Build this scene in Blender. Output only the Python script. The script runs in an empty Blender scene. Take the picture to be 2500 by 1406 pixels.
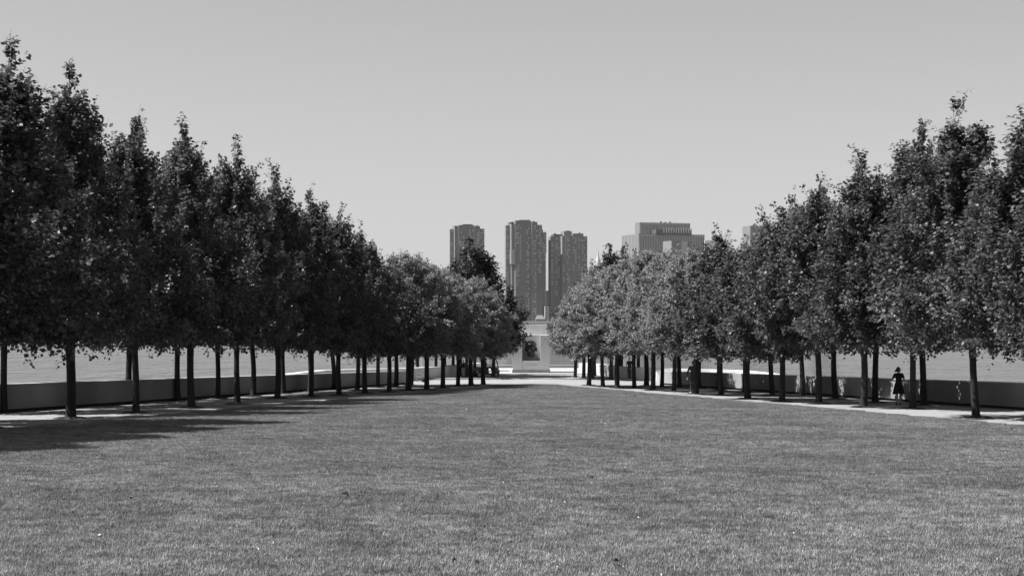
import bpy, bmesh, math, random
import numpy as np
from mathutils import Vector, Matrix
R = math.radians
rnd = random.Random(7)
scene = bpy.context.scene
C = scene.collection

# ------------------------------------------------------------------ camera, sky, sun, exposure
CZ = 8.3            # camera height above the river
F = 4000.0          # focal length in photo pixels (photo is 2500 wide)
CX, HY = 1297.0, 770.0
cam = bpy.data.objects.new('camera', bpy.data.cameras.new('camera'))
C.objects.link(cam)
cam.location = (0, 0, CZ); cam.rotation_euler = (R(90), 0, 0)
cam.data.sensor_width = 36; cam.data.lens = 36 * F / 2500
cam.data.shift_x = -(CX - 1250) / 2500; cam.data.shift_y = (HY - 703) / 2500
cam.data.clip_start = 0.3; cam.data.clip_end = 30000
scene.camera = cam

SUN_EL, SUN_AZ = R(54), R(6)          # sun stands left of the lawn, a little behind the camera
sd = Vector((-math.cos(SUN_EL) * math.cos(SUN_AZ), -math.cos(SUN_EL) * math.sin(SUN_AZ), math.sin(SUN_EL)))
world = bpy.data.worlds.new('World'); scene.world = world; world.use_nodes = True
wn = world.node_tree; bg = wn.nodes['Background']
sky = wn.nodes.new('ShaderNodeTexSky'); sky.sky_type = 'NISHITA'; sky.sun_disc = False
sky.sun_elevation = SUN_EL; sky.sun_rotation = math.atan2(sd.x, sd.y)
sky.air_density = 0.9; sky.dust_density = 0.3; sky.ozone_density = 1.0
sep = wn.nodes.new('ShaderNodeSeparateColor')      # black and white film, most sensitive to blue
m1 = wn.nodes.new('ShaderNodeMath'); m1.operation = 'MULTIPLY'; m1.inputs[1].default_value = 0.75
m2 = wn.nodes.new('ShaderNodeMath'); m2.operation = 'MULTIPLY_ADD'; m2.inputs[1].default_value = 0.25
wn.links.new(sky.outputs[0], sep.inputs[0]); wn.links.new(sep.outputs[2], m1.inputs[0])
wn.links.new(sep.outputs[1], m2.inputs[0]); wn.links.new(m1.outputs[0], m2.inputs[2])
wn.links.new(m2.outputs[0], bg.inputs[0]); bg.inputs[1].default_value = 0.0505
sun = bpy.data.lights.new('sun', 'SUN'); sun.energy = 5.0; sun.angle = R(0.53); sun.color = (1, 1, 1)
so = bpy.data.objects.new('sun', sun); C.objects.link(so); so.rotation_euler = sd.to_track_quat('Z', 'Y').to_euler()
so.location = (-40, 30, 60)
vs = scene.view_settings
vs.view_transform = 'Standard'; vs.look = 'None'; vs.exposure = 0.92; vs.gamma = 1.0; vs.use_curve_mapping = False
scene.cycles.max_bounces = 8; scene.cycles.transparent_max_bounces = 8

# ------------------------------------------------------------------ helpers
def mat(name, col, rough=0.8, var=0.0, scale=5.0, bump=0.0, bscale=None, spec=0.3, metal=0.0, var2=0.0, scale2=0.4):
    m = bpy.data.materials.new(name); m.use_nodes = True
    nt = m.node_tree; b = nt.nodes['Principled BSDF']
    b.inputs['Base Color'].default_value = (col, col, col, 1)
    b.inputs['Roughness'].default_value = rough
    b.inputs['Specular IOR Level'].default_value = spec
    b.inputs['Metallic'].default_value = metal
    if var or bump or var2:
        g = nt.nodes.new('ShaderNodeNewGeometry')
        def noise(s, det=5):
            n = nt.nodes.new('ShaderNodeTexNoise'); n.inputs['Scale'].default_value = s; n.inputs['Detail'].default_value = det
            nt.links.new(g.outputs['Position'], n.inputs['Vector']); return n
        prev = None
        for v, s in ((var, scale), (var2, scale2)):
            if not v: continue
            n = noise(s)
            r = nt.nodes.new('ShaderNodeMapRange'); r.inputs[1].default_value = 0.3; r.inputs[2].default_value = 0.7
            r.inputs[3].default_value = 1 - v; r.inputs[4].default_value = 1 + v
            nt.links.new(n.outputs['Fac'], r.inputs[0])
            if prev is None: prev = r.outputs[0]
            else:
                q = nt.nodes.new('ShaderNodeMath'); q.operation = 'MULTIPLY'
                nt.links.new(prev, q.inputs[0]); nt.links.new(r.outputs[0], q.inputs[1]); prev = q.outputs[0]
        if prev is not None:
            q = nt.nodes.new('ShaderNodeMath'); q.operation = 'MULTIPLY'; q.inputs[1].default_value = col
            nt.links.new(prev, q.inputs[0]); nt.links.new(q.outputs[0], b.inputs['Base Color'])
        if bump:
            n = noise(bscale or scale, 6); bp = nt.nodes.new('ShaderNodeBump')
            bp.inputs['Strength'].default_value = 1.0; bp.inputs['Distance'].default_value = bump
            nt.links.new(n.outputs['Fac'], bp.inputs['Height']); nt.links.new(bp.outputs[0], b.inputs['Normal'])
    return m

def new_mesh(name, verts, faces, m=None, smooth=False):
    me = bpy.data.meshes.new(name); me.from_pydata([tuple(v) for v in verts], [], faces); me.update()
    if m: me.materials.append(m)
    if smooth:
        me.polygons.foreach_set('use_smooth', [True] * len(me.polygons))
    return me
def link(name, data, parent=None, loc=(0, 0, 0), rot=(0, 0, 0), scale=(1, 1, 1)):
    o = bpy.data.objects.new(name, data); C.objects.link(o)
    o.parent = parent; o.location = loc; o.rotation_euler = rot; o.scale = scale
    return o
def tag(o, label=None, cat=None, group=None, kind=None):
    if label: o['label'] = label
    if cat: o['category'] = cat
    if group: o['group'] = group
    if kind: o['kind'] = kind
    return o
def empty(name, loc, rz=0.0):
    o = link(name, None, None, loc, (0, 0, rz)); o.empty_display_size = 0.3
    return o

class MB:
    """collects shapes into one mesh"""
    def __init__(s): s.v = []; s.f = []
    def add(s, v, f):
        k = len(s.v); s.v += [Vector(p) for p in v]; s.f += [[i + k for i in q] for q in f]; return s
    def box(s, x0, x1, y0, y1, z0, z1, M=None):
        v = [(x0, y0, z0), (x1, y0, z0), (x1, y1, z0), (x0, y1, z0), (x0, y0, z1), (x1, y0, z1), (x1, y1, z1), (x0, y1, z1)]
        if M: v = [M @ Vector(p) for p in v]
        return s.add(v, [(0, 3, 2, 1), (4, 5, 6, 7), (0, 1, 5, 4), (1, 2, 6, 5), (2, 3, 7, 6), (3, 0, 4, 7)])
    def prism(s, poly, z0, z1):
        n = len(poly)
        v = [(p[0], p[1], z0) for p in poly] + [(p[0], p[1], z1) for p in poly]
        f = [list(range(n - 1, -1, -1)), list(range(n, 2 * n))] + [[i, (i + 1) % n, n + (i + 1) % n, n + i] for i in range(n)]
        return s.add(v, f)
    def tube(s, pts, rad, n=8, caps=True):
        pts = [Vector(p) for p in pts]; k0 = len(s.v); rings = []
        for i, p in enumerate(pts):
            t = (pts[min(i + 1, len(pts) - 1)] - pts[max(i - 1, 0)]).normalized()
            a = t.cross(Vector((0.13, 0.97, 0.2)) if abs(t.y) < 0.9 else Vector((1, 0, 0))).normalized(); b = t.cross(a)
            r = rad[i] if isinstance(rad, (list, tuple)) else rad
            rings.append([p + (a * math.cos(2 * math.pi * j / n) + b * math.sin(2 * math.pi * j / n)) * r for j in range(n)])
        v = [q for rg in rings for q in rg]; f = []
        for i in range(len(pts) - 1):
            for j in range(n):
                a0 = i * n + j; a1 = i * n + (j + 1) % n
                f.append((a0, a1, a1 + n, a0 + n))
        if caps: f += [list(range(n - 1, -1, -1)), list(range((len(pts) - 1) * n, len(pts) * n))]
        return s.add(v, f)
    def ball(s, c, r, nu=14, nv=9, M=None):
        c = Vector(c); r = Vector(r) if not isinstance(r, (int, float)) else Vector((r, r, r))
        v = [(0, 0, 1)] + [(math.sin(math.pi * i / nv) * math.cos(2 * math.pi * j / nu), math.sin(math.pi * i / nv) * math.sin(2 * math.pi * j / nu), math.cos(math.pi * i / nv)) for i in range(1, nv) for j in range(nu)] + [(0, 0, -1)]
        v = [Vector((p[0] * r.x, p[1] * r.y, p[2] * r.z)) for p in v]
        if M: v = [M @ p for p in v]
        v = [p + c for p in v]; f = []
        for j in range(nu): f.append((0, 1 + j, 1 + (j + 1) % nu))
        for i in range(nv - 2):
            for j in range(nu):
                a = 1 + i * nu + j; b = 1 + i * nu + (j + 1) % nu
                f.append((a, a + nu, b + nu, b))
        l = len(v) - 1; o = 1 + (nv - 2) * nu
        for j in range(nu): f.append((l, o + (j + 1) % nu, o + j))
        return s.add(v, f)
    def capsule(s, a, b, ra, rb, n=12):
        a = Vector(a); b = Vector(b); d = (b - a); L = d.length; t = d / L if L > 1e-6 else Vector((0, 0, 1))
        pts, rad = [], []
        for k in range(5):
            th = math.pi / 2 * (1 - k / 4); pts.append(a - t * ra * math.sin(th)); rad.append(max(1e-3, ra * math.cos(th)))
        for k in range(5):
            th = math.pi / 2 * k / 4; pts.append(b + t * rb * math.sin(th)); rad.append(max(1e-3, rb * math.cos(th)))
        return s.tube(pts, rad, n)
    def mesh(s, name, m=None, smooth=False, bevel=0.0):
        me = new_mesh(name, s.v, s.f, m, smooth)
        if bevel:
            bm = bmesh.new(); bm.from_mesh(me)
            bmesh.ops.bevel(bm, geom=list(bm.edges), offset=bevel, segments=1, affect='EDGES', clamp_overlap=True)
            bm.to_mesh(me); bm.free()
        return me
    def build(s, name, m, parent=None, loc=(0, 0, 0), rot=(0, 0, 0), smooth=False, bevel=0.0):
        return link(name, s.mesh(name, m, smooth, bevel), parent, loc, rot)

# ------------------------------------------------------------------ lie of the land
def plane_z(d): return CZ - 2.175 - 0.02175 * min(d, 119.0)
def lawn_edge(d): return 14.55 - 0.2225 * (d - 47.5)
def wall_x(d): return 19.7 - 0.21 * (d - 65.6)
def gz(X, d):
    e, w = lawn_edge(d), wall_x(d)
    t = (abs(X) - e) / max(w - e, 0.5)
    return plane_z(d) - 0.09 - 0.10 * min(max(t, 0), 1)
def P(x, y, d): return Vector(((x - CX) * d / F, d, CZ + (HY - y) * d / F))
def G(x, y, fn=gz):
    """where the sight line through photo pixel (x, y) meets the ground"""
    lo, hi = 8.0, 200.0
    for _ in range(60):
        d = (lo + hi) / 2
        if CZ + (HY - y) * d / F > fn((x - CX) * d / F, d): lo = d
        else: hi = d
    X = (x - CX) * lo / F
    return Vector((X, lo, fn(X, lo)))

# ------------------------------------------------------------------ materials
M_soil = mat('lawn_soil', 0.09, 0.95, 0.25, 30, 0.01, 60, var2=0.2, scale2=0.35)
M_gravel = mat('pale_gravel', 0.265, 0.95, 0.22, 45, 0.012, 60, var2=0.12, scale2=0.7)
M_plaza = mat('pale_setts', 0.29, 0.9, 0.12, 20, 0.006, 40, var2=0.10, scale2=0.5)
M_granite = mat('white_granite', 0.36, 0.75, 0.05, 60, 0.001, 200, var2=0.06, scale2=1.2)
M_granite2 = mat('grey_granite', 0.50, 0.75, 0.06, 50, 0.001, 200, var2=0.10, scale2=1.0)
M_wallg = mat('shaded_wall_granite', 0.27, 0.75, 0.05, 50, 0.001, 200, var2=0.12, scale2=0.6)  # same granite as the coping; the face's shade is put into its colour
M_mulch_gap = mat('dark_mulch_and_shadow_gap', 0.03, 0.95, 0.4, 40, 0.02, 40)
M_bark = mat('bark', 0.022, 0.9, 0.35, 14, 0.012, 25)
M_twig = mat('twig_bark', 0.05, 0.9, 0.2, 20)
M_bronze = mat('dark_bronze', 0.035, 0.28, 0.25, 6, 0.003, 10, spec=0.5, metal=0.65)

def leaf_mat(name, a, b, tr, rough=0.42):
    m = bpy.data.materials.new(name); m.use_nodes = True; nt = m.node_tree
    pb = nt.nodes['Principled BSDF']; out = nt.nodes['Material Output']
    g = nt.nodes.new('ShaderNodeNewGeometry'); r = nt.nodes.new('ShaderNodeMapRange')
    r.inputs[3].default_value = a; r.inputs[4].default_value = b
    nt.links.new(g.outputs['Random Per Island'], r.inputs[0]); nt.links.new(r.outputs[0], pb.inputs['Base Color'])
    pb.inputs['Roughness'].default_value = rough; pb.inputs['Specular IOR Level'].default_value = 0.32
    t = nt.nodes.new('ShaderNodeBsdfTranslucent'); k = nt.nodes.new('ShaderNodeMath'); k.operation = 'MULTIPLY'; k.inputs[1].default_value = 1.3
    nt.links.new(r.outputs[0], k.inputs[0]); nt.links.new(k.outputs[0], t.inputs[0])
    mx = nt.nodes.new('ShaderNodeMixShader'); mx.inputs[0].default_value = tr
    nt.links.new(pb.outputs[0], mx.inputs[1]); nt.links.new(t.outputs[0], mx.inputs[2]); nt.links.new(mx.outputs[0], out.inputs[0])
    return m
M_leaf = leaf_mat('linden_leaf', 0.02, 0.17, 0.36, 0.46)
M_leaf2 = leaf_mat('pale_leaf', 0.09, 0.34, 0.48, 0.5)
M_leaf3 = leaf_mat('shaded_leaf', 0.012, 0.045, 0.2, 0.45)  # shade from neighbouring trees is put into this leaf colour

# ------------------------------------------------------------------ ground, river, lawn
wat = bpy.data.materials.new('river_water'); wat.use_nodes = True
nt = wat.node_tree; b = nt.nodes['Principled BSDF']
b.inputs['Base Color'].default_value = (0.06, 0.06, 0.06, 1); b.inputs['Roughness'].default_value = 0.15
b.inputs['IOR'].default_value = 1.33; b.inputs['Specular IOR Level'].default_value = 0.5
g = nt.nodes.new('ShaderNodeNewGeometry')
hs = []
for s, k in ((0.05, 3.6), (0.15, 2.2), (0.6, 0.9)):
    n = nt.nodes.new('ShaderNodeTexNoise'); n.inputs['Scale'].default_value = s; n.inputs['Detail'].default_value = 4
    mp = nt.nodes.new('ShaderNodeMapping'); mp.inputs['Scale'].default_value = (1.5, 0.8, 1.0); mp.inputs['Rotation'].default_value = (0, 0, 0.25)
    nt.links.new(g.outputs['Position'], mp.inputs[0]); nt.links.new(mp.outputs[0], n.inputs['Vector'])
    q = nt.nodes.new('ShaderNodeMath'); q.operation = 'MULTIPLY'; q.inputs[1].default_value = k
    nt.links.new(n.outputs['Fac'], q.inputs[0]); hs.append(q.outputs[0])
a1 = nt.nodes.new('ShaderNodeMath'); a2 = nt.nodes.new('ShaderNodeMath')
nt.links.new(hs[0], a1.inputs[0]); nt.links.new(hs[1], a1.inputs[1]); nt.links.new(a1.outputs[0], a2.inputs[0]); nt.links.new(hs[2], a2.inputs[1])
bp = nt.nodes.new('ShaderNodeBump'); bp.inputs['Strength'].default_value = 1.0; bp.inputs['Distance'].default_value = 1.0
nt.links.new(a2.outputs[0], bp.inputs['Height']); nt.links.new(bp.outputs[0], b.inputs['Normal'])
tag(MB().add([(-4900, -90, 0), (4900, -90, 0), (4900, 8900, 0), (-4900, 8900, 0)], [(0, 1, 2, 3)]).build('river_water', wat), 'wide rippled river behind the promenade walls', kind='structure')

# gravel promenade under the trees: one sheet that falls away to the walls and to the level plaza
ds = [-60, -30, 0, 20, 40, 60, 80, 95, 105, 112, 119, 126, 134, 141]
us = [-1.0, -0.75, -0.5, -0.25, 0, 0.25, 0.5, 0.75, 1.0]
v, f = [], []
for d in ds:
    w = wall_x(min(d, 117)) + 0.4 if d < 117.5 else 9.4
    w = max(w, 9.0)
    for u in us:
        X = w * u; v.append((X, d, gz(X, d)))
nu = len(us)
for i in range(len(ds) - 1):
    for j in range(nu - 1): f.append((i * nu + j, i * nu + j + 1, (i + 1) * nu + j + 1, (i + 1) * nu + j))
MB().add(v, f).build('gravel_ground', M_gravel)['kind'] = 'structure'
# the land body down to the water, and the lower terrace outside the walls
OUT = [(4.0, 138.5), (5.3, 134.2), (6.5, 128.8), (9.5, 123.6), (13.2, 121.2), (14.9, 119.6), (15.9, 114.5), (16.6, 108.0), (18.6, 97.0), (25.0, 66.0), (33.0, 28.0), (45.0, -30.0)]
ZT = CZ - 4.0
ZB = CZ - 4.763 - 0.25
poly = [(x + 1.2, y + 0.6) for x, y in OUT]
land = MB().prism([(-x, y) for x, y in poly] + [(x, y) for x, y in poly[::-1]], -3, ZB)
land.build('terrace_ground', M_plaza)['kind'] = 'structure'
pl = MB().prism([(-12, 126), (12, 126), (6, 141), (5.2, 150.4), (-5.2, 150.4), (-6, 141)], ZB + 0.002, CZ - 4.763 - 0.086)
pl.build('plaza_pavement', M_plaza)['kind'] = 'structure'
fl = MB().prism([(-5.0, 134.9), (5.0, 134.9), (5.0, 150.2), (-5.0, 150.2)], ZB + 0.01, CZ - 4.763 - 0.03)
fl.build('granite_floor', M_granite)['kind'] = 'structure'

# lawn: a slab with rounded far end standing 9 cm proud of the gravel
LE = 102.6
side = [(lawn_edge(d), d) for d in (-60, -20, 10, 30, 47.5, 60, 75, 85, 93)]
side += [(lawn_edge(98) - 0.02, 98.0), (2.55, 101.2), (1.9, 102.8), (1.0, 103.9), (0.0, 104.2)]
lawn_poly = [(-x, y) for x, y in side[:-1]] + [side[-1]] + [(x, y) for x, y in side[:-1][::-1]]
n = len(lawn_poly)
v = [(x, y, plane_z(y)) for x, y in lawn_poly] + [(x, y, plane_z(y) - 0.3) for x, y in lawn_poly]
f = [list(range(n))[::-1]] + [[i, n + i, n + (i + 1) % n, (i + 1) % n] for i in range(n)]
lawn = MB().add(v, f).build('lawn', M_soil)
tag(lawn, 'long mown lawn narrowing away towards the plaza', kind='structure')

gm = bpy.data.materials.new('grass_blade'); gm.use_nodes = True
nt = gm.node_tree; pb = nt.nodes['Principled BSDF']; out = nt.nodes['Material Output']
g = nt.nodes.new('ShaderNodeNewGeometry')
r = nt.nodes.new('ShaderNodeMapRange'); r.inputs[3].default_value = 0.05; r.inputs[4].default_value = 0.42
nt.links.new(g.outputs['Random Per Island'], r.inputs[0])
prev = r.outputs[0]
for s, lo, hi, det in ((0.45, 0.76, 1.2, 6), (2.4, 0.55, 1.28, 5), (9.0, 0.65, 1.3, 2), (0.07, 0.9, 1.1, 2)):
    nz = nt.nodes.new('ShaderNodeTexNoise'); nz.inputs['Scale'].default_value = s; nz.inputs['Detail'].default_value = det
    nt.links.new(g.outputs['Position'], nz.inputs['Vector'])
    q = nt.nodes.new('ShaderNodeMapRange'); q.inputs[1].default_value = 0.3; q.inputs[2].default_value = 0.7; q.inputs[3].default_value = lo; q.inputs[4].default_value = hi
    nt.links.new(nz.outputs['Fac'], q.inputs[0])
    mm = nt.nodes.new('ShaderNodeMath'); mm.operation = 'MULTIPLY'
    nt.links.new(prev, mm.inputs[0]); nt.links.new(q.outputs[0], mm.inputs[1]); prev = mm.outputs[0]
nt.links.new(prev, pb.inputs['Base Color']); pb.inputs['Roughness'].default_value = 0.6; pb.inputs['Specular IOR Level'].default_value = 0.3
t = nt.nodes.new('ShaderNodeBsdfTranslucent'); nt.links.new(prev, t.inputs[0])
mx = nt.nodes.new('ShaderNodeMixShader'); mx.inputs[0].default_value = 0.3
nt.links.new(pb.outputs[0], mx.inputs[1]); nt.links.new(t.outputs[0], mx.inputs[2]); nt.links.new(mx.outputs[0], out.inputs[0])

def quads_mesh(name, co, m, nv=4):
    """co: (n, nv, 3) array of separate leaves"""
    k = len(co); me = bpy.data.meshes.new(name)
    me.vertices.add(k * nv); me.vertices.foreach_set('co', co.reshape(-1).astype(np.float32))
    me.loops.add(k * nv); me.loops.foreach_set('vertex_index', np.arange(k * nv, dtype=np.int32))
    me.polygons.add(k); me.polygons.foreach_set('loop_start', np.arange(0, k * nv, nv, dtype=np.int32))
    try: me.polygons.foreach_set('loop_total', np.full(k, nv, dtype=np.int32))
    except Exception: pass
    me.materials.append(m); me.update(calc_edges=True); me.validate()
    return me

rs = np.random.RandomState(3)
def grass_patch(nb=2700, rad=0.45):
    rr = rad * np.sqrt(rs.rand(nb)); th = rs.rand(nb) * 2 * np.pi
    base = np.stack([rr * np.cos(th), rr * np.sin(th), np.full(nb, -0.005)], 1)
    tufts = rs.rand(60, 2) * 2 * rad - rad
    h = 0.020 + 0.028 * rs.rand(nb) + 0.03 * (rs.rand(nb) > 0.97)
    a = rs.rand(nb) * 2 * np.pi; lean = 0.2 + 0.75 * rs.rand(nb)
    w = (0.0035 + 0.0035 * rs.rand(nb))
    side_ = np.stack([-np.sin(a), np.cos(a), np.zeros(nb)], 1) * w[:, None]
    tip = base + np.stack([np.cos(a) * lean * h, np.sin(a) * lean * h, h], 1)
    return np.stack([base - side_, base + side_, tip], 1)
gmesh = quads_mesh('grass', grass_patch(), gm, 3)
grass = link('grass', gmesh); tag(grass, 'short mown grass growing over the lawn', 'grass', kind='stuff')
ng = bpy.data.node_groups.new('grass_spread', 'GeometryNodeTree')
ng.interface.new_socket('Geometry', in_out='INPUT', socket_type='NodeSocketGeometry')
ng.interface.new_socket('Geometry', in_out='OUTPUT', socket_type='NodeSocketGeometry')
N = ng.nodes; L = ng.links
gi = N.new('NodeGroupInput'); go = N.new('NodeGroupOutput')
# points come from the lawn's own sheet, clipped to what stands in front of the camera
ob = N.new('GeometryNodeObjectInfo'); ob.inputs[0].default_value = lawn; ob.transform_space = 'ORIGINAL'
nrm = N.new('GeometryNodeInputNormal'); sx = N.new('ShaderNodeSeparateXYZ'); L.new(nrm.outputs[0], sx.inputs[0])
up = N.new('FunctionNodeCompare'); up.operation = 'GREATER_THAN'; up.inputs[1].default_value = 0.5; L.new(sx.outputs[2], up.inputs[0])
dp = N.new('GeometryNodeDistributePointsOnFaces'); dp.distribute_method = 'POISSON'; dp.inputs['Distance Min'].default_value = 0.36; dp.inputs['Density Max'].default_value = 24; dp.inputs['Seed'].default_value = 4
L.new(ob.outputs['Geometry'], dp.inputs['Mesh']); L.new(up.outputs[0], dp.inputs['Selection'])
ps = N.new('GeometryNodeInputPosition'); sp = N.new('ShaderNodeSeparateXYZ'); L.new(ps.outputs[0], sp.inputs[0])
cy = N.new('FunctionNodeCompare'); cy.operation = 'LESS_THAN'; cy.inputs[1].default_value = 12.5; L.new(sp.outputs[1], cy.inputs[0])
dl = N.new('GeometryNodeDeleteGeometry'); dl.domain = 'POINT'; L.new(dp.outputs['Points'], dl.inputs[0]); L.new(cy.outputs[0], dl.inputs[1])
ax_ = N.new('ShaderNodeMath'); ax_.operation = 'ABSOLUTE'; L.new(sp.outputs[0], ax_.inputs[0])
ay_ = N.new('ShaderNodeMath'); ay_.operation = 'MULTIPLY_ADD'; ay_.inputs[1].default_value = 0.2225; L.new(sp.outputs[1], ay_.inputs[0]); L.new(ax_.outputs[0], ay_.inputs[2])
ex = N.new('FunctionNodeCompare'); ex.operation = 'GREATER_THAN'; ex.inputs[1].default_value = 14.55 + 0.2225 * 47.5 - 0.32; L.new(ay_.outputs[0], ex.inputs[0])
de = N.new('GeometryNodeDeleteGeometry'); de.domain = 'POINT'; L.new(dl.outputs[0], de.inputs[0]); L.new(ex.outputs[0], de.inputs[1]); dl = de
ip = N.new('GeometryNodeInstanceOnPoints'); L.new(dl.outputs[0], ip.inputs['Points']); L.new(gi.outputs[0], ip.inputs['Instance'])
rv = N.new('FunctionNodeRandomValue'); rv.data_type = 'FLOAT_VECTOR'; rv.inputs[0].default_value = (-0.02, -0.02, 0); rv.inputs[1].default_value = (0.02, 0.02, 6.283)
L.new(rv.outputs[0], ip.inputs['Rotation'])
L.new(ip.outputs[0], go.inputs[0])
md = grass.modifiers.new('spread', 'NODES'); md.node_group = ng

# ------------------------------------------------------------------ promenade walls
def wall_strip(name, pts, thick, top, base, m, parent=None):
    """pts: inner line as (x, y); top, base: functions of y"""
    inner = [Vector((p[0], p[1], 0)) for p in pts]; outer = []
    for i, p in enumerate(inner):
        t = (inner[min(i + 1, len(inner) - 1)] - inner[max(i - 1, 0)]).normalized()
        nrm = Vector((t.y, -t.x, 0)) * thick
        outer.append(p + nrm)
    v, f = [], []
    for a, b_ in zip(inner, outer):
        v += [(a.x, a.y, base(a.y)), (a.x, a.y, top(a.y)), (b_.x, b_.y, top(b_.y)), (b_.x, b_.y, base(b_.y))]
    for i in range(len(inner) - 1):
        for k in range(4):
            a0 = i * 4 + k; a1 = i * 4 + (k + 1) % 4
            f.append((a0, a1, a1 + 4, a0 + 4))
    e = (len(inner) - 1) * 4
    f += [(3, 2, 1, 0), (e, e + 1, e + 2, e + 3)]
    me = new_mesh(name, v, f, m)
    bm = bmesh.new(); bm.from_mesh(me); bmesh.ops.recalc_face_normals(bm, faces=bm.faces); bm.to_mesh(me); bm.free()
    return link(name, me, parent)
def wtop(d): return CZ - 2.74 - 0.0243 * (d - 65.6)
def wbase(d): return gz(99, d) - 0.02
LE_, RE_ = 117.2, 116.2
for s, end, lab in ((-1, LE_, 'long shaded granite parapet wall behind the trees left of the lawn'), (1, RE_, 'long granite parapet wall flecked with sun behind the trees right of the lawn')):
    root = empty('promenade_wall', (s * wall_x(70), 70, gz(99, 70)))
    tag(root, lab, 'wall', 'granite walls along the promenade')
    seam = [20, 40, 55, 65, 75, 85, 95, 105, end]
    inv = root.matrix_world
    for a, b_ in zip(seam[:-1], seam[1:]):          # wall blocks butt with a 12 mm joint
        pts = [(s * wall_x(q), q) for q in (a + 0.006, b_ - 0.006)]
        if s < 0: pts = pts
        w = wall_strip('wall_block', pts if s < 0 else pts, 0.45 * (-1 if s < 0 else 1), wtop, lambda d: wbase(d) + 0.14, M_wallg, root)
        w.matrix_parent_inverse = Matrix.Translation(-root.location)
        c_ = wall_strip('coping', pts, 0.85 * (-1 if s < 0 else 1), lambda d: wtop(d) + 0.035, lambda d: wtop(d) + 0.001, M_granite, root)
        c_.matrix_parent_inverse = Matrix.Translation(-root.location)
        p = wall_strip('shadow_gap_plinth', [(s * (wall_x(q) + 0.12), q) for q in (a, b_)], 0.3 * (-1 if s < 0 else 1), lambda d: wbase(d) + 0.143, lambda d: wbase(d) - 0.5, M_mulch_gap, root)  # near-black colour stands in for the shadow gap under the wall
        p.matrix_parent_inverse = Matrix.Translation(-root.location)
for s, lab in ((-1, 'low white topped sea wall curving round behind the left parapet'), (1, 'low white sea wall curving in sunlight behind the right parapet')):
    pts = [(s * x, y) for x, y in OUT]
    o = wall_strip('sea_wall', pts, 0.9 * (1 if s < 0 else -1) * 1, lambda d: ZT, lambda d: ZB - 0.3, M_granite2)
    tag(o, lab, 'wall')

# far court: end parapet and the tall granite blocks of the open room
o = MB().box(-5.6, 5.6, 150.6, 151.3, ZB - 0.5, CZ - 4.575).build('end_parapet', M_granite); tag(o, 'thin pale parapet across the river end of the plaza', 'wall')
for i, (x0, x1, y0) in enumerate([(-9.35, -7.55, 139.6), (-7.45, -5.65, 139.6), (-5.4, -4.55, 140.4), (4.55, 5.3, 140.2), (5.45, 6.5, 139.6), (6.6, 7.75, 139.6), (7.85, 9.6, 139.6)]):
    o = MB().box(x0, x1, y0, y0 + 1.8, ZB - 0.4, CZ - 4.76 + 3.66).build('granite_block', M_granite2, bevel=0.015)
    w = ['leftmost tall granite slab of the far court, left of the monument', 'second tall granite slab from the left in the far court', 'narrow tall granite slab nearest the monument on its left', 'narrow sunlit edged slab nearest the monument on its right', 'second tall granite slab to the right of the monument', 'third tall granite slab to the right of the monument', 'rightmost tall granite slab of the far court, behind the tree trunks'][i]
    tag(o, w, 'granite slab', 'tall granite slabs of the far court')

# ------------------------------------------------------------------ monument with the bronze head
DM = 136.9; SM = F / DM
mon = empty('monument', (0, DM, CZ - 4.763 - 0.03))
tag(mon, 'tall pale granite monument with a niche at the end of the lawn', 'monument')
def mx_(x): return (x - CX) / SM
def mz_(y): return (909 - y) / SM
MB().box(mx_(1252), mx_(1275) - 0.006, 0, 2.2, 0, mz_(817)).build('pier', M_granite2, mon, bevel=0.01)
MB().box(mx_(1319) + 0.006, mx_(1342), 0, 2.2, 0, mz_(817)).build('pier', M_granite2, mon, bevel=0.01)
MB().box(mx_(1275), mx_(1319), 0.004, 2.2, 0, mz_(880)).build('plinth_panel', M_granite2, mon, bevel=0.008)
MB().box(mx_(1275) + 0.002, mx_(1319) - 0.002, 1.25, 2.2, mz_(880) + 0.003, mz_(817.5)).build('niche_back', M_granite2, mon)
MB().box(mx_(1257), mx_(1337), 2.204, 3.1, 0, mz_(792)).build('back_slab', M_granite2, mon, bevel=0.01)
MB().box(mx_(1250.5), mx_(1343.5), -0.07, -0.004, 0, 0.26).build('base_course', mat('damp_granite', 0.21, 0.8, 0.2, 3), mon)
gr = MB()
for k in range(16): gr.box(-0.47 + k * 0.06, -0.43 + k * 0.06, -0.002, 0.003, mz_(888) - 0.02, mz_(888) + 0.02)
gr.build('worn_inscription', mat('worn_cut', 0.33, 0.9), mon)

def remesh(mb, name, m, vox, dec=0.35, smooth_it=4, parent=None, loc=(0, 0, 0), rot=(0, 0, 0), scale=1.0):
    me = mb.mesh(name); o = link(name, me)
    q = o.modifiers.new('r', 'REMESH'); q.mode = 'VOXEL'; q.voxel_size = vox
    if smooth_it:
        q = o.modifiers.new('s', 'SMOOTH'); q.iterations = smooth_it; q.factor = 0.5
    if dec < 1:
        q = o.modifiers.new('d', 'DECIMATE'); q.ratio = dec
    dg = bpy.context.evaluated_depsgraph_get()
    me2 = bpy.data.meshes.new_from_object(o.evaluated_get(dg)); bpy.data.objects.remove(o); bpy.data.meshes.remove(me)
    me2.name = name; me2.materials.clear(); me2.materials.append(m)
    me2.polygons.foreach_set('use_smooth', [True] * len(me2.polygons))
    return link(name, me2, parent, loc, rot, (scale,) * 3)

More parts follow.
